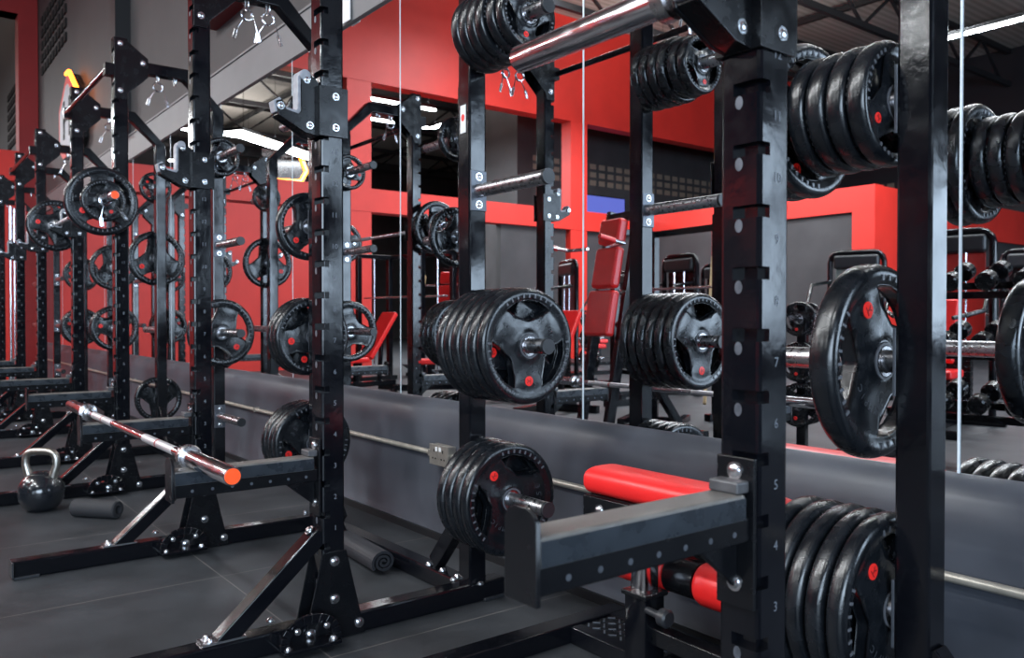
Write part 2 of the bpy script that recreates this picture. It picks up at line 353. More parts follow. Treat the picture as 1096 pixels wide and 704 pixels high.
PEGZ = (.41, .94, 1.49, 2.04)
def make_rack(label):
    root = thing('half_rack', label, 'squat rack', (0, YF, 0), 0, 'black half racks along the mirror')
    for s in (1, -1):
        x = s*RW/2
        mb = MB(); stack(mb, x, 0, .07, TOPZ, SLOTS)
        up = mb.build('front_upright', BLACK, root, smooth=15)
        mb = MB()
        for z in SLOTS:
            M = Matrix.Translation((x-HW*.35+.012, -HW-.0006, z-.022)) @ Matrix.Rotation(PI/2, 4, 'X')
            mb.add([(.0075*math.cos(2*PI*k/14), .011*math.sin(2*PI*k/14), 0) for k in range(14)], [tuple(range(14))], 0, M)
        mb.box((x-HW*.35,-HW+.018,.12),(x,-HW+.02,2.6)); mb.build('wear_marking', WEAR, up)
        mb = MB()
        for k, z in enumerate(SLOTS):
            if z < .4 or z > 1.75: continue
            M = Matrix.Translation((x+HW+.0006, .006, z-.045)) @ Matrix.Rotation(PI/2, 4, 'Z') @ Matrix.Rotation(PI/2, 4, 'X')
            mb.text(str(k-1), .023, M)
        mb.box((x+HW-.03,-.004,.3),(x+HW-.0015,.01,1.75)); mb.build('number_marking', NUM, up)
        mb = MB(); mb.prism([(x+a, DB+b) for a, b in rsq(HW*.94)], .07, 2.31, 'z'); mb.build('rear_upright', BLACK, root, smooth=15)
        # top beam with the 45 degree drop on to the rear upright
        mb = MB(); hb = .034
        mb.prism([(HW,2.53-hb),(DB-.21,2.53-hb),(DB-HW*.9,2.53-hb-.16),(DB-HW*.9,2.30),(DB+HW*.9,2.30),(DB+HW*.9,2.53+hb-.225),(DB-.18,2.53+hb),(HW,2.53+hb)], x-hb, x+hb, 'x')
        mb.build('top_beam', BLACK, root, .006)
        for q in (1, -1):
            mb = MB()
            mb.prism([(-HW+.004,2.32),(-HW+.004,2.67),(HW*.7,2.67),(.15,2.58),(.15,2.47),(HW*.9,2.36),(HW*.6,2.32)], x+q*HW, x+q*(HW+.006), 'x')
            g = mb.build('top_gusset', BLACK2, root, .0015)
            mb = MB()
            for y, z in ((-.005,2.645),(-.005,2.37),(.12,2.55)): mb.bolt((x+q*(HW+.006),y,z), (q,0,0), .012, .008)
            mb.build('bolt', BOLT, g)
        # base
        mb = MB(); mb.prism([(x+a*.95, .036+b*.9) for a, b in rsq(.0385,.008)], -.74, DB+.12, 'y')
        bb = mb.build('base_beam', BLACK, root, smooth=15)
        for y in (-.69, DB+.07): MB().box((x-.045,y-.045,0), (x+.045,y+.045,.012)).build('foot_pad', CAPB, bb, .003)
        mb = MB(); mb.box((x-.05,-.742,.008),(x+.05,-.735,.07)); mb.build('end_cap', CAPB, bb, .002)
        mb = MB(); mb.bar((x,-.352,.062), (x,-.030,.345), .062, .054)
        br = mb.build('front_brace', BLACK, root, .006)
        mb = MB()
        mb.box((x-.032,-.41,.072), (x+.032,-.28,.078))
        for dx in (-.018,.018): mb.bolt((x+dx,-.385,.078), (0,0,1), .011, .012)
        mb.bolt((x+.0,-.066,.355),(0,-1,1),.012,.01); mb.bolt((x+.015,-.20,.1),(0,0,1),.011,.01)
        mb.build('bolt', BOLT, br)
        for q in (1, -1):
            mb = MB(); mb.prism([(-.105,.004),(.108,.004),(.042,.285),(-.041,.285)], x+q*(HW), x+q*(HW+.006), 'x')
            g = mb.build('base_gusset', BLACK2, root, .0015)
            mb = MB()
            for y, z in ((0,.255),(0,.135),(-.082,.04),(.086,.04)): mb.bolt((x+q*(HW+.006),y,z), (q,0,0), .0125, .008)
            mb.build('bolt', BOLT, g)
        # arched band handle bolted to the front of the base
        mb = MB(); xa = x+.10
        arc = [(xa, -.19, .03)] + [(xa, -.105-.085*math.cos(PI*k/10), .05+.06*math.sin(PI*k/10)) for k in range(11)] + [(xa, -.02, .03)]
        for a, b in zip(arc, arc[1:]): mb.bar(a, b, .03, .012, 0, (1,0,0))
        mb.box((x+.03,-.20,.018), (xa+.02,-.01,.03))
        ah = mb.build('band_handle', BLACK, root, .003)
        mb = MB()
        for y in (-.18,-.03): mb.bolt((xa,y,.031),(0,0,1),.011,.012)
        mb.bolt((xa+.016,-.155,.085),(1,0,0),.008,.006); mb.bolt((xa+.016,-.06,.085),(1,0,0),.008,.006)
        mb.build('bolt', BOLT, ah)
        # storage pegs on the outer face of the rear upright
        for z in PEGZ:
            x0 = x+s*(HW*.94); mb = MB()
            mb.lathe([(x0,.0247),(x0+s*.385,.0247),(x0+s*.392,.023)] if s > 0 else [(x0+s*.392,.023),(x0+s*.385,.0247),(x0,.0247)], 24)
            for v in range(len(mb.v)): a = mb.v[v]; mb.v[v] = (a[0], a[1]+DB, a[2]+z)
            pg = mb.build('weight_peg', PEGM, root)
            mb = MB(); mb.box((min(x0,x0+s*.007),DB-.034,z-.072), (max(x0,x0+s*.007),DB+.034,z+.072))
            b = mb.build('peg_bracket', GREYPLATE, pg, .0015)
            mb = MB()
            for dz in (-.05,.05): mb.bolt((x0+s*.007,DB,z+dz), (s,0,0), .011, .007)
            mb.build('bolt', BOLT, pg)
            mb = MB(); e = x0+s*.385
            mb.tube([(e,DB,z),(e+s*.012,DB,z)], [.0258,.0258], 24); mb.tube([(e+s*.0119,DB,z),(e+s*.0125,DB,z)], .016, 20)
            mb.build('end_cap', CAPB, pg, .002)
        # hooks under the top beam
        for y in (.21, .31):
            mb = MB()
            pts = [(x,y,2.502),(x,y,2.478)] + [(x+.020-.020*math.cos(PI*k/8), y, 2.468-.020*math.sin(PI*k/8)) for k in range(9)] + [(x+.040,y,2.484)]
            mb.tube(pts, .0035, 8); mb.tube([(x,y,2.497),(x,y,2.48)], .009, 10); mb.build('hook', BOLT, root)
        # little brace from the rear upright to the floor cross beam
        mb = MB(); mb.bar((x-s*.02,DB,.34), (x-s*.24,DB,.085), .05, .06); rb = mb.build('rear_brace', BLACK, root, .005)
        mb = MB()
        for dx in (.265,.17,.07): mb.bolt((x-s*dx,DB-.02,.07),(0,0,1),.012,.012)
        mb.bolt((x+.05,DB+.0,.072),(0,0,1),.011,.01); mb.bolt((x-.05,DB-.05,.072),(0,0,1),.011,.01)
        mb.build('bolt', BOLT, rb)
    mb = MB(); mb.prism([(DB+a,.035+b*.9) for a, b in rsq(.036)], -RW/2+.036, RW/2-.036, 'x'); mb.build('rear_cross_beam', BLACK, root, smooth=15)
    mb = MB(); mb.tube([(-RW/2-.03,-.07,2.49),(RW/2+.03,-.07,2.49)], .0165, 16); pb = mb.build('pull_up_bar', BLACK, root)
    for s in (1,-1): MB().box((s*RW/2-.034,-.085,2.455),(s*RW/2+.034,-.03,2.525)).build('bar_bracket', BLACK2, pb, .002)
    return root
CEN = {'R1': -.185, 'R2': -3.140, 'R3': -5.975, 'R4': -8.94, 'R5': -11.86}
RLAB = {'R1': 'black half rack beside the red padded bench, a chrome bar sleeve jutting from its hook',
        'R2': 'black half rack with a barbell resting low across its two safety arms',
        'R3': 'black half rack with a barbell loaded with plates at head height',
        'R4': 'black half rack between the head-height barbell and the upright leaning barbells',
        'R5': 'black half rack beside the red portal, beyond the upright leaning barbells'}
rk = make_rack(RLAB['R1']); rk.location.x = CEN['R1']; RK = {'R1': rk}
for k in ('R2','R3','R4','R5'):
    r = dup(rk, RLAB[k]); r.location.x = CEN[k]; RK[k] = r
# sticker on the rear post of the second rack
xp = RW/2
mb = MB(); mb.box((xp-.020,DB-HW*.94-.0012,1.70), (xp+.014,DB-HW*.94,1.80)); st = mb.build('sticker', WHITE, RK['R2'])
mb = MB(); M = Matrix.Translation((xp-.003,DB-HW*.94-.0016,1.755)) @ Matrix.Rotation(PI/2,4,'X')
mb.add([(.011*math.cos(2*PI*k/16),.013*math.sin(2*PI*k/16),0) for k in range(16)], [tuple(range(16))], 0, M); mb.build('emblem', EMBLEM, st)

# ---------------------------------------------------------------- J cups, arms
def jcup_mesh():
    t = thing('bar_hook', '', 'bar hook', group='bar hooks on the rack uprights')
    y0 = -HW-.002
    mb = MB()
    prof = [(0,0),(-.045,.006),(-.132,.050),(-.138,.092),(-.120,.098),(-.106,.070),(-.066,.062),(-.056,.075),(-.056,.175),(-.03,.192),(0,.17)]
    for q in (-1, 1): mb.prism([(y0+a,b) for a, b in prof], q*.019, q*.027, 'x')
    mb.prism([(y0,.0),(y0-.045,.008),(y0-.13,.052),(y0-.13,.058),(y0-.06,.055),(y0,.05)], -.019, .019, 'x')
    mb.build('cup', BLACK2, t, .0015)
    mb = MB()
    for q in (-1, 1):
        pass
    y1 = HW+.012; e = HW+.001; f = HW+.007
    mb.prism([(-f,y1),(-f,y0-.006),(f,y0-.006),(f,y1),(e,y1),(e,y0),(-e,y0),(-e,y1)], 0, .158, 'z')
    sd = mb.build('saddle', BLACK2, t, .0015)
    mb = MB()
    for q in (-1, 1):
        for z in (.03,.128): mb.bolt((q*(HW+.007),.008,z), (q,0,0), .009, .005)
        for a, b in ((-.03,.03),(-.125,.078),(-.04,.172)): mb.bolt((q*.027,y0+a,b), (q,0,0), .009, .005)
    mb.build('bolt', BOLT, sd)
    mb = MB()
    L = [(-.138,.058),(-.146,.092),(-.124,.107),(-.104,.079),(-.073,.073),(-.067,.08),(-.067,.18),(-.05,.203),(-.03,.200),(-.03,.192),(-.056,.175),(-.056,.06),(-.106,.062)]
    mb.prism([(y0+a,b) for a, b in L], -.021, .021, 'x'); mb.build('liner', LINER, t, .003)
    mb = MB(); mb.lathe([(-.03,.014),(-.028,.0175),(.028,.0175),(.03,.014)], 20)
    mb.v = [(a,b+y0-.045,c+.185) for a,b,c in mb.v]; mb.build('roller', LINER, t)
    return t
HOOKZ = {'R1': 1.462, 'R2': 1.607, 'R3': 1.607, 'R4': 1.607}
jc = jcup_mesh(); first = True
JN = {('R1',-1): 'black bar hook gripping a chrome barbell sleeve above the red bench', ('R1',1): 'black bar hook under the chrome barbell, the end out of view',
      ('R2',1): 'empty black bar hook on the post with two loaded lower safety arms behind it', ('R2',-1): 'empty black bar hook on the number-marked post, grey liner showing',
      ('R3',1): 'black bar hook holding the plate-loaded barbell at its orange tip', ('R3',-1): 'black bar hook under the far end of the head-height barbell',
      ('R4',1): 'empty black bar hook on the rack just beyond the head-height barbell', ('R4',-1): 'empty black bar hook on the post beside the upright barbells'}
JN[('R2',1)] = 'empty black bar hook with grey liner, on the post where the low barbell ends'
for (r, s), lab in JN.items():
    o = jc if first else dup(jc); first = False
    o['label'] = lab; o.location = (CEN[r]+s*RW/2, YF, HOOKZ[r])
def arm_mesh():
    t = thing('safety_arm', '', 'safety arm', group='safety arms on the rack uprights')
    y0 = -HW-.002; yE = -.487
    mb = MB(); mb.box((-.030,yE,-.079), (.030,y0-.008,-.038)); b = mb.build('arm_tube', BLACK2, t, .004)
    mb = MB()
    for k in range(7):
        y = yE+.05+k*.058
        for q in (-1,1):
            mb.tube([(q*.0302,y,-.061),(q*.0306,y,-.061)], .0048, 14)
    mb.box((-.0295,yE+.02,-.063),(.0295,y0-.03,-.059)); mb.build('hole_marking', GREYPLATE, b)
    mb = MB(); mb.box((-.032,yE,-.043), (.032,y0-.02,0)); c = mb.build('arm_cover', [ARMCAP], t, .006)
    mb = MB(); 
    for q in (-1,1): mb.box((min(q*.0318,q*.0326),yE+.002,-.040), (max(q*.0318,q*.0326),y0-.022,-.006))
    mb.build('cover_side', ARMSIDE, c)
    mb = MB(); pr = [(-.034,-.090),(.034,-.090),(.034,.018),(.026,.030),(.012,.036),(-.012,.036),(-.026,.030),(-.034,.018)]
    mb.prism(pr, yE-.008, yE, 'y'); mb.build('end_plate', BLACK2, t, .0015)
    mb = MB(); mb.box((-HW+.002,y0-.008,-.19), (HW-.002,y0,.055)); mb.prism([(y0-.008,-.16),(y0-.11,-.078),(y0-.008,-.078)], -.005, .005, 'x')
    k = mb.build('arm_bracket', BLACK2, t, .002)
    MB().box((-.029,y0-.040,.0),(.029,y0-.008,.020)).build('stop_block', STOPB, k, .004)
    mb = MB()
    for z in (.032,-.15): mb.bolt((0,y0-.008,z), (0,-1,0), .011, .007)
    mb.build('bolt', BOLT, k)
    return t
ARMZ = {'R1': .752, 'R2': .594, 'R3': .605, 'R4': .605}
AN = {('R1',-1): 'black safety arm with dusty grey top jutting out over the red bench', ('R2',1): 'black safety arm carrying the orange-tipped sleeve of the low barbell',
      ('R2',-1): 'black safety arm under the far end of the low barbell', ('R3',1): 'black safety arm just behind the kettlebell, on the head-height barbell rack',
      ('R3',-1): 'black safety arm on the far post under the head-height barbell', ('R4',1): 'black safety arm on the first post beyond the head-height barbell rack',
      ('R4',-1): 'black safety arm on the rack post beside the upright barbells'}
arm = arm_mesh(); first = True
for (r, s), lab in AN.items():
    o = arm if first else dup(arm); first = False
    o['label'] = lab; o.location = (CEN[r]+s*RW/2, YF, ARMZ[r])

# ---------------------------------------------------------------- plates
_pl = {}
PT_T = .046
def plate_meshes(R):
    key = round(R, 3)
    if key in _pl: return _pl[key]
    hub = min(.050, .36*R); n = 24; Ht = PT_T/2
    big = R > .14
    rows = [(.0315,.019),(hub*.92,.0215),(hub*1.12,.015),(.41*R,.0135),(.58*R,.0145),(.775*R,.0155),(.85*R,.0205),(.92*R,.0225),(.985*R,.018),(1.012*R,.008)]
    cols = []
    for k in range(n):
        sec, j = divmod(k, 8); cols.append((sec*120, j))     # j 0..8 inside a sector; hole between j 2 and j 6
    base = [-60,-49,-37,-19,0,19,37,49]
    inner = [-60,-46,-31,-16,0,16,31,46]
    rin = {1:.56,2:.64,3:.50,4:.435,5:.50,6:.64,7:.56}
    def ang(k, r):
        sec, j = divmod(k % n, 8); u = min(1, max(0, (r/R-.41)/(.775-.41)))
        return math.radians(90 + sec*120 + (inner[j]*(1-u)+base[j]*u) + (360 if k >= n else 0))
    mb = MB(); m = len(rows)
    for side in (1, -1):
        for r, z in rows:
            for k in range(n):
                a = ang(k, r); j = k % 8
                rr = r
                if abs(r-.41*R) < 1e-6: rr = rin.get(j,.50)*R
                if abs(r-.58*R) < 1e-6: rr = (rin.get(j,.50)*.45+.775*.55)*R
                if abs(r-.775*R) < 1e-6 and j in (3,4,5): rr = r*1.02
                zz = z
                if .3*R < r < .7*R and j in (0,1,7) : zz = z+.0035
                mb.v.append((side*zz, rr*math.cos(a), rr*math.sin(a)))
    def idx(sd, i, k): return (0 if sd > 0 else m*n) + i*n + k % n
    hole = lambda i, k: 3 <= i < 5 and (k % 8) in (2,3,4,5)
    for i in range(m-1):
        for k in range(n):
            if hole(i, k): continue
            mb.f.append((idx(1,i,k),idx(1,i+1,k),idx(1,i+1,k+1),idx(1,i,k+1)))
            mb.f.append((idx(-1,i,k),idx(-1,i,k+1),idx(-1,i+1,k+1),idx(-1,i+1,k)))
            mb.m += [0,0]
    for k in range(n):
        mb.f.append((idx(1,m-1,k),idx(-1,m-1,k),idx(-1,m-1,k+1),idx(1,m-1,k+1))); mb.m.append(0)
        mb.f.append((idx(1,0,k),idx(1,0,k+1),idx(-1,0,k+1),idx(-1,0,k))); mb.m.append(0)
    for sec in range(3):                                    # walls of the grip holes
        k0, k1 = sec*8+2, sec*8+6
        loop = [(3,k) for k in range(k0,k1)] + [(i,k1) for i in (3,4)] + [(5,k) for k in range(k1,k0,-1)] + [(i,k0) for i in (5,4)]
        for a, b in zip(loop, loop[1:]+loop[:1]):
            mb.f.append((idx(1,*a),idx(1,*b),idx(-1,*b),idx(-1,*a))); mb.m.append(0)
    body = mb.mesh('grip_plate', RUBBER, 180)
    mb = MB(); mb.lathe([(-Ht,.0258),(-Ht,.033),(Ht,.033),(Ht,.0258)], 32, closed=True)
    mb.lathe([(.012,hub*.80),(.0222,hub*.82),(.0222,hub*.70),(.012,hub*.68)], 32, mi=1, closed=True)
    ring = mb.mesh('hub_ring', [STEEL, RUBEDGE])
    mb = MB()
    for sec in range(3):
        nr = 9
        for j in range(nr):
            a = math.radians(90 + sec*120 - 34 + 68*j/(nr-1))
            M = Matrix.Rotation(a, 4, 'X') @ Matrix.Translation((.0203, .855*R, 0))
            mb.cbox((0,0,0), (.0045,.062*R,.006), 0, M)
    mb.lathe([(.008,.83*R),(.008,.88*R),(.0175,.88*R),(.0175,.83*R)], 48, closed=True)
    ribs = mb.mesh('grip_rib', RUBEDGE)
    mb = MB(); re = max(.010, .085*R)
    yc = .60*R
    a = math.radians(90+60)
    M = Matrix.Rotation(a,4,'X') @ Matrix.Translation((0,yc,0)) 
    mb.lathe([(.0165,re),(.0188,re),(.0192,re*.9)], 24, M=M)
    # small lifter mark on the disc
    Mt = M @ Matrix.Translation((.0195,0,0)) @ Matrix(((0,0,1,0),(1,0,0,0),(0,1,0,0),(0,0,0,1)))
    for a0, b0, w in (((-.55,.35),(.55,.35),.14),((0,.3),(0,-.1),.2),((0,-.1),(-.35,-.55),.16),((0,-.1),(.35,-.55),.16)):
        mb.bar(Mt @ Vector((a0[0]*re,a0[1]*re,0)), Mt @ Vector((b0[0]*re,b0[1]*re,0)), w*re, .0006, 1, (1,0,0))
    emb = mb.mesh('emblem', [EMBLEM, EMARK])
    mb = MB()
    toM = Matrix(((0,0,1,0),(1,0,0,0),(0,1,0,0),(0,0,0,1)))
    def arc_text(s, mid, rad, size):
        for q, ch in enumerate(s):
            if ch == ' ': continue
            a = mid - (q-(len(s)-1)/2)*size*.86/rad
            M = Matrix.Rotation(a-PI/2, 4, 'X') @ Matrix.Translation((.0198,0,rad)) @ toM
            mb.text(ch, size, M)
    # letter faces: local x -> tangential, y -> radial
    arc_text('OLYMPIC', math.radians(90+180), .52*R, .11*R)
    let = mb.mesh('lettering', LETTER, 0)
    mb = MB(); arc_text('35', math.radians(90-60), .60*R, .15*R); num = mb.mesh('weight_number', LETTER, 0)
    _pl[key] = (body, ring, ribs, emb, let, num); return _pl[key]
_pp = {}
def plate(R, x, y, z, rot, label, group, thick=1):
    key = round(R, 3)
    if key not in _pp:
        body, ring, ribs, emb, let, num = plate_meshes(R)
        o = bpy.data.objects.new('weight_plate', body); C.objects.link(o)
        md = o.modifiers.new('smooth', 'SUBSURF'); md.levels = 2; md.render_levels = 2
        for nme, me in (('hub_ring', ring), ('grip_rib', ribs), ('emblem', emb), ('lettering', let), ('weight_number', num)):
            c = bpy.data.objects.new(nme, me); C.objects.link(c); c.parent = o
        _pp[key] = o
    else:
        o = dup(_pp[key])
    o.location = (x, y, z); o.rotation_euler = (math.radians(rot), 0, 0); o.scale = (thick, 1, 1)
    tag(o, label, 'weight plate', group)
    return o
ORD = ['outermost', 'second in', 'third in', 'fourth in', 'fifth in', 'innermost']
def stack_plates(rack, s, lvl, Rs, where, group, rots=None, gap=.0, thick=1):
    """Rs listed from the upright outwards"""
    x0 = CEN[rack]+s*(RW/2+HW*.94+.0165)
    n = len(Rs)
    for i, R in enumerate(Rs):
        x = x0 + s*(PT_T/2 + i*(PT_T+.0015) + gap)
        k = n-1-i
        o_ = ORD[k] if k < 5 and i > 0 else 'innermost'
        if n == 1: lab = 'lone black grip plate on ' + where
        else: lab = 'black grip plate %s on %s' % (o_, where)
        plate(R, x, YF+DB, PEGZ[lvl]-.0008, rots[i] if rots else random.uniform(0,360), lab, group, thick)
G = 'rubber grip plates stored on the rack pegs'
# post above the wall socket
stack_plates('R2', 1, 3, [.134,.134,.134,.134,.122,.117], 'the top peg of the post by the wall socket', G, [10,80,200,300,150,110])
stack_plates('R2', 1, 1, [.197]*5+[.195], 'the waist-high peg of the post by the wall socket', G, [20,140,255,70,40,120])
stack_plates('R2', 1, 0, [.195]*4, 'the lowest peg of the post by the wall socket', G, [40,130,220,-20])
# rear post behind the low barbell
stack_plates('R2', -1, 3, [.125], 'the top peg of the post behind the low barbell', G, [20], .02)
stack_plates('R2', -1, 2, [.170], 'the chest-high peg of the post behind the low barbell', G, [75], .04)
stack_plates('R2', -1, 1, [.195]*3, 'the waist-high peg of the post behind the low barbell', G, [40,106,200])
stack_plates('R2', -1, 0, [.205]*4, 'the lowest peg of the post behind the low barbell', G)
# post beside the bench
stack_plates('R1', -1, 2, [.134]*4+[.178,.178], 'the chest-high peg of the post past the red bench', G, [60,180,20,250,30,120])
stack_plates('R1', -1, 1, [.212], 'the waist-high peg of the post past the red bench', G, [-30], .03, 1.4)
stack_plates('R1', -1, 0, [.205]*5, 'the lowest peg of the post past the red bench', G, [-20,20,140,200,70])
# head-height barbell rack
stack_plates('R3', 1, 3, [.122], 'the top peg behind the numbered post', G, [40])
stack_plates('R3', 1, 1, [.212], 'the waist-high peg behind the numbered post', G, [165])
stack_plates('R3', -1, 3, [.120], 'the top peg of the far post under the head-height barbell', G, [0], .05)
stack_plates('R3', -1, 2, [.212], 'the chest-high peg of the far post under the head-height barbell', G, [60], .03)
stack_plates('R3', -1, 0, [.175], 'the lowest peg of the far post under the head-height barbell', G, [120])
stack_plates('R4', 1, 2, [.205], 'the chest-high peg of the post past the head-height barbell', G)
stack_plates('R4', 1, 1, [.205]*2, 'the waist-high peg of the post past the head-height barbell', G)
stack_plates('R4', -1, 1, [.195]*3, 'the waist-high peg of the post by the upright barbells', G)
stack_plates('R4', -1, 2, [.175], 'the chest-high peg of the post by the upright barbells', G)

# ---------------------------------------------------------------- barbells
def barbell(x0, y, z, shaft, sleeve, label, cap=CAPO, rs=.0252):
    """x0: tip nearest the camera; runs towards -X"""
    t = thing('barbell', label, 'barbell', (x0, y, z))
    mb = MB(); a = -sleeve; b = -sleeve-shaft
    prof = [(b,.014)] + [(a,.014)]
    mb.lathe(prof, 20); sh = mb.build('shaft', CHROME, t)
    mb = MB(); c = (a+b)/2
    for u, v in ((.24,.405),(.418,.60)):
        for q in (1,-1): MB().lathe(sorted([(c+q*u,.01435),(c+q*v,.01435)]), 20).build('knurl', KNURL, sh)
    for q in (1,-1): MB().lathe(sorted([(c+q*.405,.0144),(c+q*.418,.0144)]), 20).build('ring_marking', EMARK, sh)
    for s, e, lim in ((1,a,0),(-1,b,b-sleeve)):
        mb = MB(); pr = [(e+s*.03,rs),(lim-s*.004,rs),(lim,rs*.93)]
        mb.lathe(pr if s > 0 else pr[::-1], 28); sl = mb.build('sleeve', CHROME, t)
        mb = MB(); pr = [(e-s*.025,.017),(e-s*.022,.022),(e,.023),(e+s*.004,.036),(e+s*.028,.0375),(e+s*.032,.034)]
        mb.lathe(pr if s > 0 else pr[::-1], 28); mb.build('collar_ring', STEEL, sl)
        mb = MB(); mb.tube([(lim,0,0),(lim+s*.0015,0,0)], rs*.84, 28); mb.tube([(lim+s*.0014,0,0),(lim+s*.002,0,0)], rs*.55, 24)
        mb.build('end_cap', cap, sl)
    return t
BY = YF-HW-.002-.083
barbell(-2.150, .735, ARMZ['R2']+.0255, 1.44, .40, 'chrome barbell with an orange end cap resting across two low safety arms', rs=.0252)
zb = HOOKZ['R3']+.0735+.0185
X3 = CEN['R3']+1.44/2+.385
barbell(X3, BY, zb, 1.44, .385, 'chrome barbell loaded with plates and racked at head height')
barbell(CEN['R1']+1.44/2+.415, BY, HOOKZ['R1']+.0735+.0185, 1.44, .415, 'thick chrome barbell sleeve poking out above the red bench', cap=CAPB, rs=.0265)
GB = 'plates loaded on the head-height barbell'
xc = X3-.385+.034
zo = zb-.0
plate(.197, xc+.024, BY, zo, 60, 'large black grip plate on the orange-tipped end of the head-height barbell', GB)
plate(.120, xc+.024+.048, BY, zo, 150, 'small black plate against the large one on the head-height barbell', GB)
xd = X3-.385-1.44-.034
plate(.185, xd-.024, BY, zo, 20, 'black grip plate on the far sleeve of the head-height barbell', GB)

# ---------------------------------------------------------------- spring collars
def spring_collar():
    mb = MB(); pts = []
    nt = 2.35
    for k in range(57):
        a = -PI/2 - .55 + 2*PI*nt*k/56 * 1.0
        pts.append((-.008+.016*k/56, .027*math.cos(a), .027*math.sin(a)))
    for sg, lst in ((-1, 0), (1, 0)): pass
    p0, p1 = Vector(pts[0]), Vector(pts[-1])
    s0 = [(p0.x-.004,-.046,-.075),(p0.x-.004,-.058,-.118)]
    s1 = [(p1.x+.004,.046,-.075),(p1.x+.004,.058,-.118)]
    allp = s0[::-1] + pts + s1
    o = MB().tube(allp, .0032, 8).build('spring_collar', CHROME)
    for q, s in ((-1, s0), (1, s1)):
        mb = MB(); a, b = Vector(s[0]), Vector(s[1])
        d = (b-a).normalized(); n = Vector((0, d.z, -d.y))
        for k in (-1,1): mb.tube([a+n*.007*k, b+n*.007*k], .0026, 6)
        mb.tube([b-n*.0075, b+n*.0075], .0026, 6); mb.tube([a-n*.0075, a+n*.0075], .0026, 6)
        mb.build('handle', BOLT, o)
    return o
SCN = [('R3',1,0,'on the hook behind the numbered post, hanging alone',5),
       ('R2',-1,0,'first of two above the low barbell, closer to its post',8),('R2',-1,1,'second of two above the low barbell, closer to the mirror',-8),
       ('R2',1,0,'first of two over the post by the wall socket',6),('R2',1,1,'second of two over the post by the wall socket',-7),
       ('R3',-1,0,'on the far post under the head-height barbell',6),
       ('R4',1,0,'first of two on the rack beyond the head-height barbell',4),('R4',1,1,'second of two on the rack beyond the head-height barbell',-6)]
sc0 = spring_collar(); first = True
for r, s, h, lab, rz in SCN:
    o = sc0 if first else dup(sc0); first = False
    tag(o, 'chrome spring collar ' + lab, 'spring collar', 'spring collars on the rack hooks')
    o.location = (CEN[r]+s*RW/2+.020, YF+(.21,.31)[h], 2.448+.0054+.0033-.027); o.rotation_euler = (0,0,math.radians(rz))

o = dup(sc0, 'chrome spring collar clamped on the head-height barbell against its small plate'); o.location = (X3-.385+.034+.072+.039, BY, zb); o.rotation_euler = (math.radians(20),0,0); o.scale = (1,1.15,1.15)
# ---------------------------------------------------------------- kettlebell, rollers
def kettlebell(x, y):
    o = MB().lathe([(0,.0),(0,.055),(.004,.068),(.03,.094),(.065,.110),(.10,.115),(.135,.110),(.17,.090),(.195,.060),(.208,.03),(.211,.0)], 40, 'z').build('kettlebell', IRON)
    o.location = (x, y, 0); tag(o, 'black kettlebell with a bare steel handle standing on the rubber floor', 'kettlebell')
    o.rotation_euler = (0,0,math.radians(48))
    mb = MB(); pts = [(-.062,0,.165)]
    for k in range(13):
        a = PI - PI*k/12
        pts.append((.088*math.copysign(abs(math.cos(a))**.55, math.cos(a)) if abs(math.cos(a)) > 1e-6 else 0, 0, .245+.072*math.sin(a)**.6 if math.sin(a) > 1e-6 else .245))
    pts.append((.062,0,.165))
    mb.tube(pts, [.024]+[.019]*13+[.024], 14); mb.build('handle', HANDLE, o)
kettlebell(-5.06, .70)
mb = MB(); L = .13
mb.lathe([(-L,.022),(-L,.040),(-L+.006,.046),(L-.006,.046),(L,.040),(L,.022),(L-.05,.020),(-L+.05,.020)], 32, closed=True)
o = mb.build('foam_roller', FOAM); o.location = (-4.70, .90, .046); o.rotation_euler = (0,0,math.radians(40))
tag(o, 'short dark grey foam roller lying on the floor beside the kettlebell', 'foam roller')
mb = MB(); sp = []
for k in range(70):
    a = 2*PI*2.6*k/69; r = .012+.052*k/69; sp.append((r*math.cos(a), r*math.sin(a)))
th = .013
prof = [(p[0]*1.0, p[1]*.92) for p in sp]
for i in range(len(prof)-1):
    a, b = prof[i], prof[i+1]; la, lb = math.hypot(*a), math.hypot(*b)
    ao = (a[0]*(1-th/la) if la > th else 0, a[1]*(1-th/la) if la > th else 0); bo = (b[0]*(1-th/lb) if lb > th else 0, b[1]*(1-th/lb) if lb > th else 0)
    mb.prism([a, b, bo, ao], -.24, .24, 'x')
o = mb.build('rolled_mat', TOWEL); o.location = (-3.13, 1.625, .052); o.rotation_euler = (0,0,math.radians(-4)); o.scale = (.8,.85,.85)
tag(o, 'dark rolled-up exercise mat tucked in front of the rear floor beam', 'exercise mat')

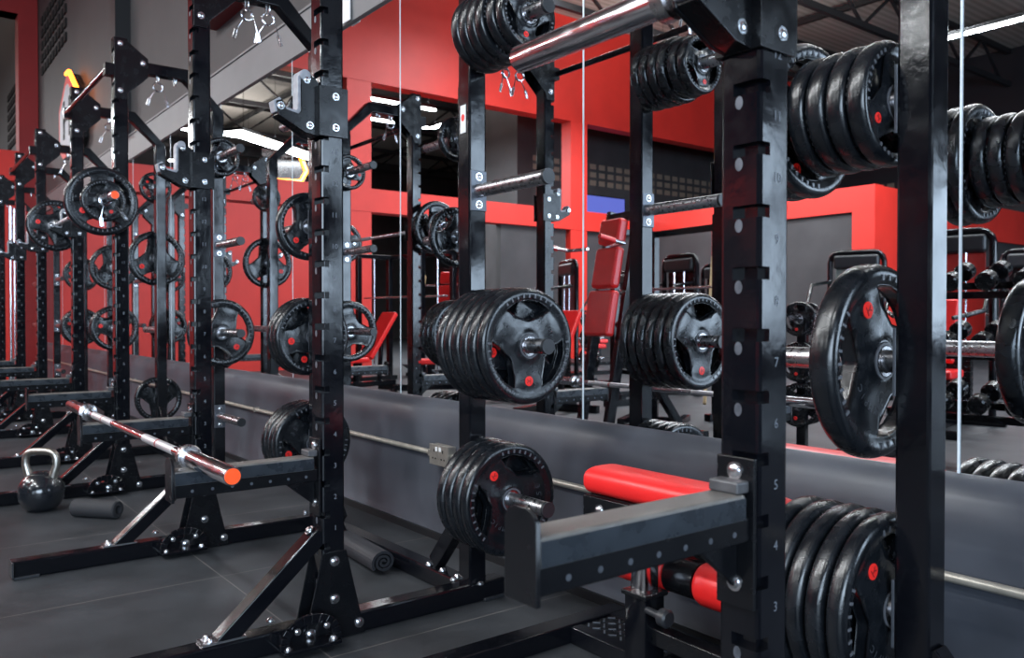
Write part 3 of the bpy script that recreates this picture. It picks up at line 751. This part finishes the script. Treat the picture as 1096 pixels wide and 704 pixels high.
# ---------------------------------------------------------------- bench with red pads
def bench():
    t = thing('padded_bench', 'black steel bench with red vinyl pad, red rollers and diamond plate foot', 'bench', (-1.6, 1.75, 0))
    mb = MB()
    mb.box((-.43,-.75,.0), (-.355,.24,.06)); mb.box((-.355,.16,0), (.44,.235,.06)); mb.box((-.355,-.012,0), (-.09,.035,.055))
    mb.build('base_frame', BLACK, t, .005)
    mb = MB(); mb.box((-.355,.03,.045), (-.02,.17,.052)); fp = mb.build('foot_plate', BLACK2, t, .001)
    mb = MB()
    for i in range(9):
        for j in range(4):
            M = Matrix.Translation((-.335+i*.036,.048+j*.034,.0525)) @ Matrix.Rotation(PI/4 if (i+j) % 2 else -PI/4, 4, 'Z')
            mb.cbox((0,0,0), (.024,.006,.003), 0, M)
    mb.build('tread_pattern', GREYPLATE, fp)
    mb = MB(); mb.prism([(-.067+a, .02+b) for a, b in rsq(.042,.008)], 0, .235, 'z'); po = mb.build('post', BLACK, t)
    mb = MB(); mb.box((-.116,-.029,.228),(-.018,.069,.243)); mb.build('post_collar', BLACK2, po, .004)
    mb = MB(); mb.prism([(-.067+a, .02+b) for a, b in rsq(.030,.008)], .235, .50, 'z'); mb.build('inner_tube', CHROME, po)
    mb = MB(); mb.tube([(-.03,-.01,.20),(.03,-.02,.20)], .011, 12); mb.lathe([(.03,.012),(.034,.024),(.058,.026),(.064,.02)], 20, M=Matrix.Translation((0,-.02,.2))); mb.build('pop_pin', CAPB, po)
    # seat pad along the wall
    mb = MB(); xs0, xs1 = -.262, .40
    mb.box((xs0+.012,-.04,.455), (xs1,.08,.502)); mb.box((xs0+.012,-.056,.42),(xs0+.30,-.035,.50)); fr = mb.build('pad_frame', BLACK2, t, .005)
    mb = MB(); mb.bolt((xs0+.085,-.056,.463),(0,-1,0),.013,.01); mb.build('bolt', BOLT, fr)
    mb = MB(); pr = [(-.075,.528)]
    pr = [(.02+.078*math.copysign(abs(math.cos(a))**.6, math.cos(a)), .541+.042*math.copysign(abs(math.sin(a))**.75, math.sin(a))) for a in [2*PI*k/28 for k in range(28)]]
    mb.prism(pr, xs0, xs1, 'x'); mb.build('seat_pad', PAD, t, .028, 60, seg=5)
    # leg rollers under the pad
    for y, z in ((.135,.270),(.262,.345)):
        rl = MB().lathe([(-.34,.018),(.27,.018)], 16, M=Matrix.Translation((.08,y,z))).build('roller_bar', BLACK, t)
        for a, b in ((-.39,-.162),(-.046,.165)):
            MB().lathe([(a,.03),(a,.050),(a+.006,.058),(a+.02,.063),(b-.02,.063),(b-.006,.058),(b,.050),(b,.03)], 32, M=Matrix.Translation((.10,y,z))).build('roller_pad', PAD, rl)
        MB().lathe([(-.160,.045),(-.158,.054),(-.050,.054),(-.048,.045)], 32, M=Matrix.Translation((.10,y,z))).build('roller_core', BLACK2, rl)
    mb = MB(); mb.box((.285,.045,0),(.345,.20,.46)); mb.bar((-.05,.03,.12),(.30,.06,.10),.05,.05); mb.build('support_leg', BLACK2, t, .005)
bench()

# ---------------------------------------------------------------- things on the mirror-side wall
pz = [.4035]
mb = MB(); yc = D-.105
mb.tube([(TP+.4,yc,.4035),(XR-.1,yc,.4035)], .0125, 12)
o = mb.build('conduit_pipe', CONDUIT); tag(o, 'long beige electrical conduit running along the grey board below the mirrors', 'conduit')
mb = MB(); x = -14.6
while x < 5: mb.box((x-.012,yc-.015,.388),(x+.012,D-.083,.419)); x += 1.13
mb.build('pipe_clip', SOCK, o, .002)
def socket(x, lab):
    t = thing('wall_socket', lab, 'power socket', (x, D-.085, .4035))
    MB().box((-.075,-.042,-.045),(.075,0,.045)).build('back_box', SOCK, t, .003)
    f = MB().box((-.078,-.047,-.047),(.078,-.041,.047)).build('face_plate', SOCK, t, .002)
    mb = MB()
    for q in (-.036,.036):
        mb.box((q-.004,-.0476,.012),(q+.004,-.0468,.026)); mb.box((q-.017,-.0476,-.02),(q-.007,-.0468,-.013)); mb.box((q+.007,-.0476,-.02),(q+.017,-.0468,-.013))
    mb.build('pin_hole', HOLE, f)
    mb = MB()
    for q in (-.015,.015): mb.box((q-.008,-.050,.018),(q+.008,-.0468,.038))
    mb.build('switch', WHITE, f, .001)
socket(-3.20, 'metal twin power socket on the conduit below the mirror by the lowest plate stack')
MW = 1.40; x1 = -.963+MW*2
NM = ['furthest along, by the red portal']
xs = []
x = x1
while x > TP+.8: xs.append(x); x -= MW
MD = ['beyond the barbell post, seen past the big lone plate', 'behind the big lone plate and the post past the bench',
      'behind the six waist-high plates', 'behind the post where the low barbell ends', 'between the numbered post and the low barbell post',
      'behind the numbered post', 'behind the head-height barbell plates','seventh along from the bench','eighth along from the bench','ninth along from the bench','tenth along from the bench','eleventh along from the bench','twelfth along from the bench']
for i, x in enumerate(xs):
    mb = MB(); mb.box((x-MW+.004,D-.003,.60),(x-.004,D+.004,2.735))
    o = mb.build('mirror_panel', MIRROR, None)
    tag(o, 'tall frameless wall mirror panel, ' + MD[min(i,len(MD)-1)], 'mirror', 'wall mirror panels')
    mb = MB(); mb.box((x-.0045,D-.0045,.60),(x+.0012,D+.006,2.735)); mb.build('polished_edge', MEDGE, o)
# white notice above the mirror
mb = MB(); mb.box((-4.37,D-.036,2.715),(-4.27,D-.031,2.95)); o = mb.build('wall_notice', WHITE); tag(o, 'small white paper notice fixed above the mirror behind a rack post', 'notice')
# neon edged sign
t = thing('neon_sign', 'white and red sign with a glowing orange edge mounted high on the grey wall', 'sign', (-12.3, D-.11, 3.42))
t.scale = (.9,1,.85)
hexo = [(-.72,-.10),(-.72,.55),(-.10,.98),(.10,.98),(.72,.55),(.72,-.10),(.4,-.28),(-.4,-.28)]
MB().prism([(a,b) for a, b in hexo], -.0, .11, 'y').build('sign_case', BLACK2, t)
MB().prism([(a*.985,b*.985) for a, b in hexo], -.02, -.001, 'y').build('sign_border', REDW, t)
f = MB().prism([(a*.8,b*.8+.03) for a, b in hexo], -.028, -.021, 'y').build('sign_face', SIGNW, t)
mb = MB()
for q in (-.22,.22): mb.box((q-.06,-.034,.0),(q+.06,-.0285,.6))
mb.box((-.22,-.034,.26),(.22,-.0285,.36)); mb.build('sign_letter_marking', BLACK2, f)
mb = MB()
pts = [(.745,.05),(.745,.56),(.10,1.005),(-.10,1.005)]
for a, b in zip(pts, pts[1:]): mb.tube([(a[0],-.012,a[1]),(b[0],-.012,b[1])], .03, 10)
mb.build('neon_tube', NEON, t)
t2 = thing('led_sign', 'glowing orange angular light sign hanging beyond the red portal', 'sign', (-21.9, -4.6, 4.75))
MB().box((0,-.62,0),(.06,.62,.85)).build('sign_case', BLACK2, t2)
mb = MB()
pts = [(.68,0),(-.45,.05),(-.62,.35),(-.45,.75)]
for a, b in zip(pts, pts[1:]): mb.tube([(.09,a[0],a[1]),(.09,b[0],b[1])], .06, 10)
mb.build('neon_tube', NEON, t2)
# ---------------------------------------------------------------- machines on the open floor, seen in the mirrors
def red_machine(label, loc, rz=0):
    t = thing('padded_machine', label, 'gym machine', loc, rz, 'machines on the open gym floor')
    mb = MB()
    for q in (-.3,.3): mb.box((q-.035,-.75,0),(q+.035,.75,.07))
    mb.box((-.3,-.72,0),(.3,-.65,.07)); mb.box((-.3,.65,0),(.3,.72,.07)); mb.build('base_frame', BLACK, t, .005)
    for q in (-.2,.2):
        MB().bar((q,.2,.1),(q,-.12,1.95),.06,.08).build('rail', BLACK, t, .005)
    mb = MB(); mb.bar((0,-.05,1.0),(0,-.7,.08),.07,.07); mb.box((-.22,-.16,1.86),(.22,-.08,1.93)); mb.build('back_stay', BLACK, t, .005)
    def pad(n, z0, z1, w, th):
        y = lambda z: .2-.32*(z-.1)/1.85+.10
        mb = MB(); mb.bar((0,y(z0),z0),(0,y(z1),z1),w,th,0,(0,1,0.4)); mb.build(n, PAD, t, .03, 60, seg=4)
    pad('seat_pad', .88, 1.26, .36, .09); pad('back_pad', 1.28, 1.62, .32, .09); pad('head_pad', 1.65, 1.86, .30, .10)
    for q in (-1,1):
        mb = MB(); mb.tube([(q*.18,.15,1.62),(q*.42,.2,1.62),(q*.44,.42,1.66)],.016,10); h = mb.build('grip_arm', CHROME, t)
        MB().tube([(q*.44,.30,1.635),(q*.44,.44,1.665)],.022,12).build('grip', PAD, h)
    mb = MB(); mb.bar((-.28,.7,.12),(.28,.7,.12),.45,.02,0,(0,-.5,1)); mb.build('foot_plate', GREYPLATE, t, .004)
    return t
def stack_machine(label, loc, rz=0, shroud=REDW):
    t = thing('weight_stack_machine', label, 'gym machine', loc, rz, 'machines on the open gym floor')
    mb = MB(); mb.box((-.45,-.5,0),(.45,-.42,.07)); mb.box((-.05,-.5,0),(.05,.8,.07)); mb.box((-.35,.72,0),(.35,.8,.07)); mb.build('base_frame', BLACK, t, .005)
    pts = [(-.33,-.46,.05),(-.33,-.46,1.75)]+[(-.33+.12*(1-math.cos(a)),-.46,1.75+.12*math.sin(a)) for a in (PI/6,PI/3,PI/2)]
    pts += [(-x,y,z) for x,y,z in pts[::-1]]
    MB().tube(pts,.035,12).build('arch_frame', BLACK, t)
    mb = MB(); mb.box((-.26,-.50,.75),(.26,-.47,1.66)); mb.build('shroud', shroud, t, .01)
    mb = MB(); mb.box((-.28,-.53,1.66),(.28,-.40,1.84)); mb.build('top_cover', CAPB, t, .04, seg=4)
    for q in (-.1,.1): MB().tube([(q,-.44,.1),(q,-.44,1.7)],.011,8).build('guide_rod', CHROME, t)
    mb = MB()
    for k in range(11): mb.box((-.17,-.5+.06,.1+k*.052),(.17,-.34,.148+k*.052))
    mb.build('weight_slab', BLACK2, t, .003)
    mb = MB(); mb.box((-.04,.1,.07),(.04,.18,.5)); mb.bar((0,.1,.5),(0,-.05,1.3),.06,.08,0,(0,1,0)); mb.build('seat_post', BLACK, t, .004)
    MB().box((-.2,-.0,.48),(.2,.42,.56)).build('seat_pad', PAD, t, .025, 60, seg=3)
    mb = MB(); mb.bar((0,.16,.62),(0,-.02,1.2),.30,.08,0,(0,1,.2)); mb.build('back_pad', PAD, t, .025, 60, seg=3)
    for q in (-1,1):
        mb = MB(); mb.tube([(q*.3,-.4,1.5),(q*.42,0,1.45),(q*.42,.25,1.1),(q*.30,.4,1.05)],.022,10); a = mb.build('press_arm', BLACK, t)
        MB().tube([(q*.36,.33,1.075),(q*.22,.47,1.03)],.02,10).build('grip', CAPB, a)
    return t
def dumbbell_rack(label, loc, rz=0):
    t = thing('dumbbell_rack', label, 'rack', loc, rz)
    for q in (-1,1):
        mb = MB(); mb.box((q*1.0-.035,-.3,0),(q*1.0+.035,.3,.07)); mb.bar((q*1.0,-.22,.05),(q*1.0,-.05,1.35),.06,.07,0,(0,1,0)); mb.build('side_frame', BLACK, t, .005)
    for z, y in ((.38,.05),(.80,.0),(1.22,-.06)):
        mb = MB(); mb.bar((-1.0,y+.10,z-.03),(1.0,y+.10,z-.03),.05,.05); mb.bar((-1.0,y-.10,z+.04),(1.0,y-.10,z+.04),.05,.05); mb.build('shelf_rail', BLACK, t, .004)
    return t
_db = []
def dumbbell(loc, rz, label):
    if not _db:
        mb = MB()
        mb.lathe([(-.16,.03),(-.16,.055),(-.15,.066),(-.075,.066),(-.065,.055),(-.065,.03)], 18); mb.lathe([(.065,.03),(.065,.055),(.075,.066),(.15,.066),(.16,.055),(.16,.03)], 18)
        mb.lathe([(-.07,.016),(.07,.016)], 12); o = mb.build('dumbbell', RUBBER); _db.append(o)
    else: o = dup(_db[0])
    o.location = loc; o.rotation_euler = (0,math.radians(19.3),rz); tag(o, label, 'dumbbell', 'dumbbells on the rack'); return o
def incline_bench(label, loc, rz=0):
    t = thing('incline_bench', label, 'bench', loc, rz, 'incline benches on the open floor')
    mb = MB(); mb.box((-.04,-.6,.08),(.04,.6,.15)); mb.box((-.3,-.64,0),(.3,-.56,.08)); mb.box((-.3,.56,0),(.3,.64,.08)); mb.box((-.03,.1,.1),(.03,.16,.42)); mb.bar((0,-.3,.12),(0,-.35,.75),.05,.05,0,(1,0,0)); mb.build('frame', BLACK, t, .005)
    MB().box((-.14,.0,.42),(.14,.40,.49)).build('seat_pad', PAD, t, .02, 60, seg=3)
    MB().bar((0,-.03,.47),(0,-.52,1.1),.28,.07,0,(0,1,1)).build('back_pad', PAD, t, .02, 60, seg=3)
    return t
def power_frame(label, loc, rz=0):
    t = thing('cable_frame', label, 'gym machine', loc, rz, 'tall cable frames on the open floor')
    for q in (-1,1):
        mb = MB(); mb.box((q*.8-.04,-.45,0),(q*.8+.04,.45,.07)); mb.box((q*.8-.04,-.35,.07),(q*.8+.04,-.27,2.0)); mb.box((q*.8-.04,.27,.07),(q*.8+.04,.35,2.0)); mb.box((q*.8-.04,-.35,2.0),(q*.8+.04,.35,2.07)); mb.build('side_frame', BLACK, t, .005)
        MB().tube([(q*.8,0,.1),(q*.8,0,2.0)],.013,10).build('guide_rod', CHROME, t)
    mb = MB(); mb.box((-.8,-.35,2.0),(.8,-.28,2.07)); mb.build('top_beam', BLACK, t, .005)
    mb = MB(); mb.tube([(-1.05,.02,1.36),(1.05,.02,1.36)],.015,12); b = mb.build('smith_bar', CHROME, t)
    MB().bar((.62,.3,.15),(.2,-.25,1.7),.03,.05).build('wooden_pole', YEL, t)
    return t
red_machine('red padded machine with three stacked pads facing the mirror', (-5.02,-.62,0), math.radians(10))
incline_bench('incline bench with red pads standing apart between the racks and the portal', (-9.3,-1.6,0), math.radians(25))
incline_bench('incline bench with red pads beside the three-pad red machine', (-6.6,-1.2,0), math.radians(-20))
stack_machine('weight stack machine with red shroud and black rounded top cover', (-3.7,-3.6,0), math.radians(-10))
stack_machine('weight stack machine with pale green shroud beside the low partition', (-5.6,-5.2,0), math.radians(-15), GREENP)
stack_machine('weight stack machine with grey shroud next to the infill of the portal', (-9.4,-3.4,0), math.radians(20), GREYPLATE)
stack_machine('weight stack machine with black shroud behind the dumbbell rack', (-1.9,-4.3,0), 0, CAPB)
stack_machine('weight stack machine with dark shroud in the row past the cable frame', (-7.6,-3.9,0), math.radians(8), BLACK2)
power_frame('tall cable frame with a chrome bar and a yellow wooden pole leaning in it', (-6.1,-2.75,0), math.radians(5))
power_frame('tall cable frame with chrome bar near the red portal', (-11.4,-2.3,0), math.radians(-8))
power_frame('tall cable frame behind the end of the dumbbell rack', (.6,-3.3,0), math.radians(0))
dumbbell_rack('three-tier black dumbbell rack facing the mirror', (-2.15,-1.75,0), 0)
TN = ('bottom','middle','top')
ON = ('first','second','third','fourth','fifth','sixth','seventh','eighth')
for k, (z, y) in enumerate(((.38,.05),(.80,.0),(1.22,-.06))):
    for j in range(8):
        dumbbell((-2.15-.84+j*.24, -1.75+y, z+.107), PI/2, 'black rubber dumbbell, %s from the cable frame end of the %s tier' % (ON[7-j], TN[k]))
incline_bench('incline bench with red pads between two dark machines, third from the portal', (-8.1,-2.0,0), math.radians(35))
incline_bench('incline bench with red pads pushed close to the rows of racks, near the portal end', (-10.3,-1.0,0), math.radians(-15))
incline_bench('incline bench with red pads beside the dumbbell rack end away from the portal', (-.5,-1.9,0), math.radians(12))
stack_machine('weight stack machine with black shroud right behind the cable frame with the pole', (-8.4,-5.9,0), math.radians(-5), BLACK2)
stack_machine('weight stack machine with grey shroud in front of the partition infill', (-11.0,-6.2,0), math.radians(15), GREYPLATE)
stack_machine('weight stack machine with grey shroud beside the second portal pillar', (-13.2,-8.4,0), math.radians(20), GREYPLATE)
stack_machine('weight stack machine with black shroud deep behind the red-shrouded machine', (-4.1,-6.6,0), math.radians(-12), BLACK2)
red_machine('red padded machine with three stacked pads near the red portal', (-12.6,-3.9,0), math.radians(-15))
def plate_tree(label, loc, rz=0):
    t = thing('plate_tree', label, 'plate stand', loc, rz, 'plate trees on the open floor')
    mb = MB(); mb.box((-.3,-.3,0),(.3,-.23,.06)); mb.box((-.3,.23,0),(.3,.3,.06)); mb.box((-.035,-.3,.0),(.035,.3,.06)); mb.box((-.035,-.035,.06),(.035,.035,1.15)); mb.build('frame', BLACK, t, .005)
    for z in (.38,.70,1.02):
        for q in (-1,1): MB().tube([(q*.035,0,z),(q*.26,0,z+.015)],.02,12).build('peg', CHROME, t)
    return t
PTREE = [((-5.6,-1.75,0),60,'beside the red three-pad machine'),((-9.6,-4.6,0),100,'by the second incline bench'),((-3.6,-1.2,0),75,'at the portal end of the dumbbell rack')]
for loc, rz, w in PTREE:
    plate_tree('black plate tree loaded with rubber plates ' + w, loc, math.radians(rz))
    for z, hn in ((.38,'low'),(.70,'middle'),(1.02,'high')):
        for q, sn in ((-1,'one side'),(1,'other side')):
            R_ = {.38:.165,.70:.15,1.02:.13}[z]
            a = math.radians(rz); dx = q*.085
            p = plate(R_, loc[0]+dx*math.cos(a), loc[1]+dx*math.sin(a), z+.0045, 40+90*q, 'black grip plate, %s peg, %s, tree %s' % (hn, sn, w.replace('the ','')), 'plates on the plate trees')
            p.rotation_euler = (p.rotation_euler.x, 0, a)
# barbells standing on end in a floor holder between the last two racks
t = thing('barbell_holder', 'black floor holder with upright barbells leaning in it', 'barbell stand', (-10.4, 1.22, 0))
mb = MB(); mb.box((-.3,-.2,0),(.3,.2,.05)); mb.build('base_plate', BLACK, t, .005)
for j, (dx, dy) in enumerate(((-.18,0),(.02,-.06),(.2,.04))):
    MB().lathe([(.05,.042),(.30,.042),(.30,.037),(.05,.037)], 16, 'z', closed=True, M=Matrix.Translation((dx,dy,0))).build('holder_tube', BLACK, t)
for j, (dx, dy, ly) in enumerate(((-.18,0,-.02),(.02,-.06,-.05),(.2,.04,-.035))):
    b = thing('upright_barbell', 'silver barbell standing upright in the floor holder, ' + ('on its red portal side','middle of three','on the side of the plate-loaded racks')[j], 'barbell', (-10.4+dx, 1.22+dy, .0515), 0, 'barbells standing upright')
    b.rotation_euler = (0,math.radians(.9),0)
    MB().lathe([(0,.025),(.40,.025)], 16, 'z').build('sleeve', CHROME, b); MB().lathe([(.40,.036),(.43,.036)], 16, 'z').build('collar_ring', STEEL, b)
    MB().lathe([(.43,.014),(1.75,.014)], 12, 'z').build('shaft', CHROME, b); MB().lathe([(1.75,.036),(1.78,.036)], 16, 'z').build('collar_ring', STEEL, b)
    MB().lathe([(1.78,.025),(2.18,.025)], 16, 'z').build('sleeve', CHROME, b)
# wall screen beyond the portal
t = thing('wall_screen', 'glowing blue and violet wall screen below the tan vent blocks', 'screen', (-17.98, -12.9, 4.25))
MB().box((-.02,-.95,-.42),(.02,.95,.42)).build('screen_case', BLACK2, t); MB().box((.02,-.92,-.39),(.024,.92,.39)).build('screen_glass', SCREEN, t)
# ---------------------------------------------------------------- lights
w = bpy.data.worlds.new('world'); SC.world = w; w.use_nodes = True
w.node_tree.nodes['Background'].inputs[0].default_value = (.6,.65,.75,1); w.node_tree.nodes['Background'].inputs[1].default_value = .3
def area(name, loc, rot, sx, sy, e, col=(1,1,1)):
    l = bpy.data.lights.new(name, 'AREA'); l.shape = 'RECTANGLE'; l.size = sx; l.size_y = sy; l.energy = e; l.color = col
    o = bpy.data.objects.new(name, l); C.objects.link(o); o.location = loc; o.rotation_euler = rot; return o
NL = 0
def tube_light(x, y, z, L, rz, e, lab, w=.12):
    """hanging linear fitting: housing, glowing tube, and the lamp that does the lighting"""
    t = thing('linear_light', lab, 'ceiling light', (x, y, z), rz, 'linear ceiling lights')
    MB().box((-L/2,-w*.6,.03),(L/2,w*.6,.10)).build('housing', BLACK2, t, .004)
    MB().box((-L/2+.02,-w*.48,.012),(L/2-.02,w*.48,.03)).build('diffuser', LAMP, t)
    for q in (-.8,.8): MB().tube([(q*L/2,0,.10),(q*L/2,0,ROOFZ-z)], .006, 6).build('cable', BLACK2, t)
    a = area('lamp', (x, y, z-.0), (0,0,rz), L, w, e, (.93,.97,1))
    area('roof_fill', (x, y, z+.12), (PI,0,-rz), L, w, e*.5, (1,.96,.9))  # added upward lamp over the housing, only there to brighten the roof
for x, e, w in ((-6.0,170,'over the first racks'),(-2.4,190,'over the dumbbell rack'),(1.6,170,'towards the entrance')):
    tube_light(x, -3.5, 6.9, 2.2, 0, e, 'white linear ceiling light in the row next to the racks, ' + w)
for x, e, w in ((-12.2,420,'beside the red portal'),(-9.6,380,'second from the portal'),(-6.0,260,'third from the portal'),(-2.4,260,'fourth from the portal')):
    tube_light(x, -6.6, 7.7, 2.2, 0, e, 'white linear ceiling light in the middle row, ' + w)
for x, y, e, w in ((-12.1,-10.1,320,'beside the red portal'),(-6.4,-11.0,300,'over the open end of the partition'),(-.7,-10.5,260,'towards the entrance')):
    tube_light(x, y, 6.05, 2.4, 0, e, 'white linear ceiling light above the low partition, ' + w)
tube_light(-20.6, -4.1, 5.4, 4.2, math.atan2(-2.6,-1.7), 520, 'wide white light panel slanting beyond the red portal', .5)
tube_light(-16.9, -5.4, 6.0, 1.9, PI/2, 160, 'white light bar just behind the red portal, crossing the opening')
tube_light(-18.6, -6.1, 6.0, 2.2, PI/2, 160, 'second white light bar behind the red portal, parallel to the first')
tube_light(-17.8, -7.3, 6.0, 1.5, 0, 120, 'short white light bar joining the two behind the red portal')
tube_light(-24.0, -4.0, 6.3, 3.0, PI/2, 380, 'white linear light deep in the hall behind the portal, closer one')
tube_light(-29.0, -5.0, 6.3, 3.0, PI/2, 380, 'white linear light at the far end of the hall behind the portal')
area('daylight_entrance', (6.6,-3.5,2.6), (0,math.radians(90),0), 3.6, 6, 950, (.66,.82,1))
area('cool_fill_side', (6.6,-11,2.4), (0,math.radians(90),0), 3.4, 9, 800, (.66,.82,1))  # added cool lamp for bluish highlights on the end rack's posts, no window modelled
SC.view_settings.view_transform = 'Standard'; SC.view_settings.look = 'None'; SC.view_settings.exposure = 0
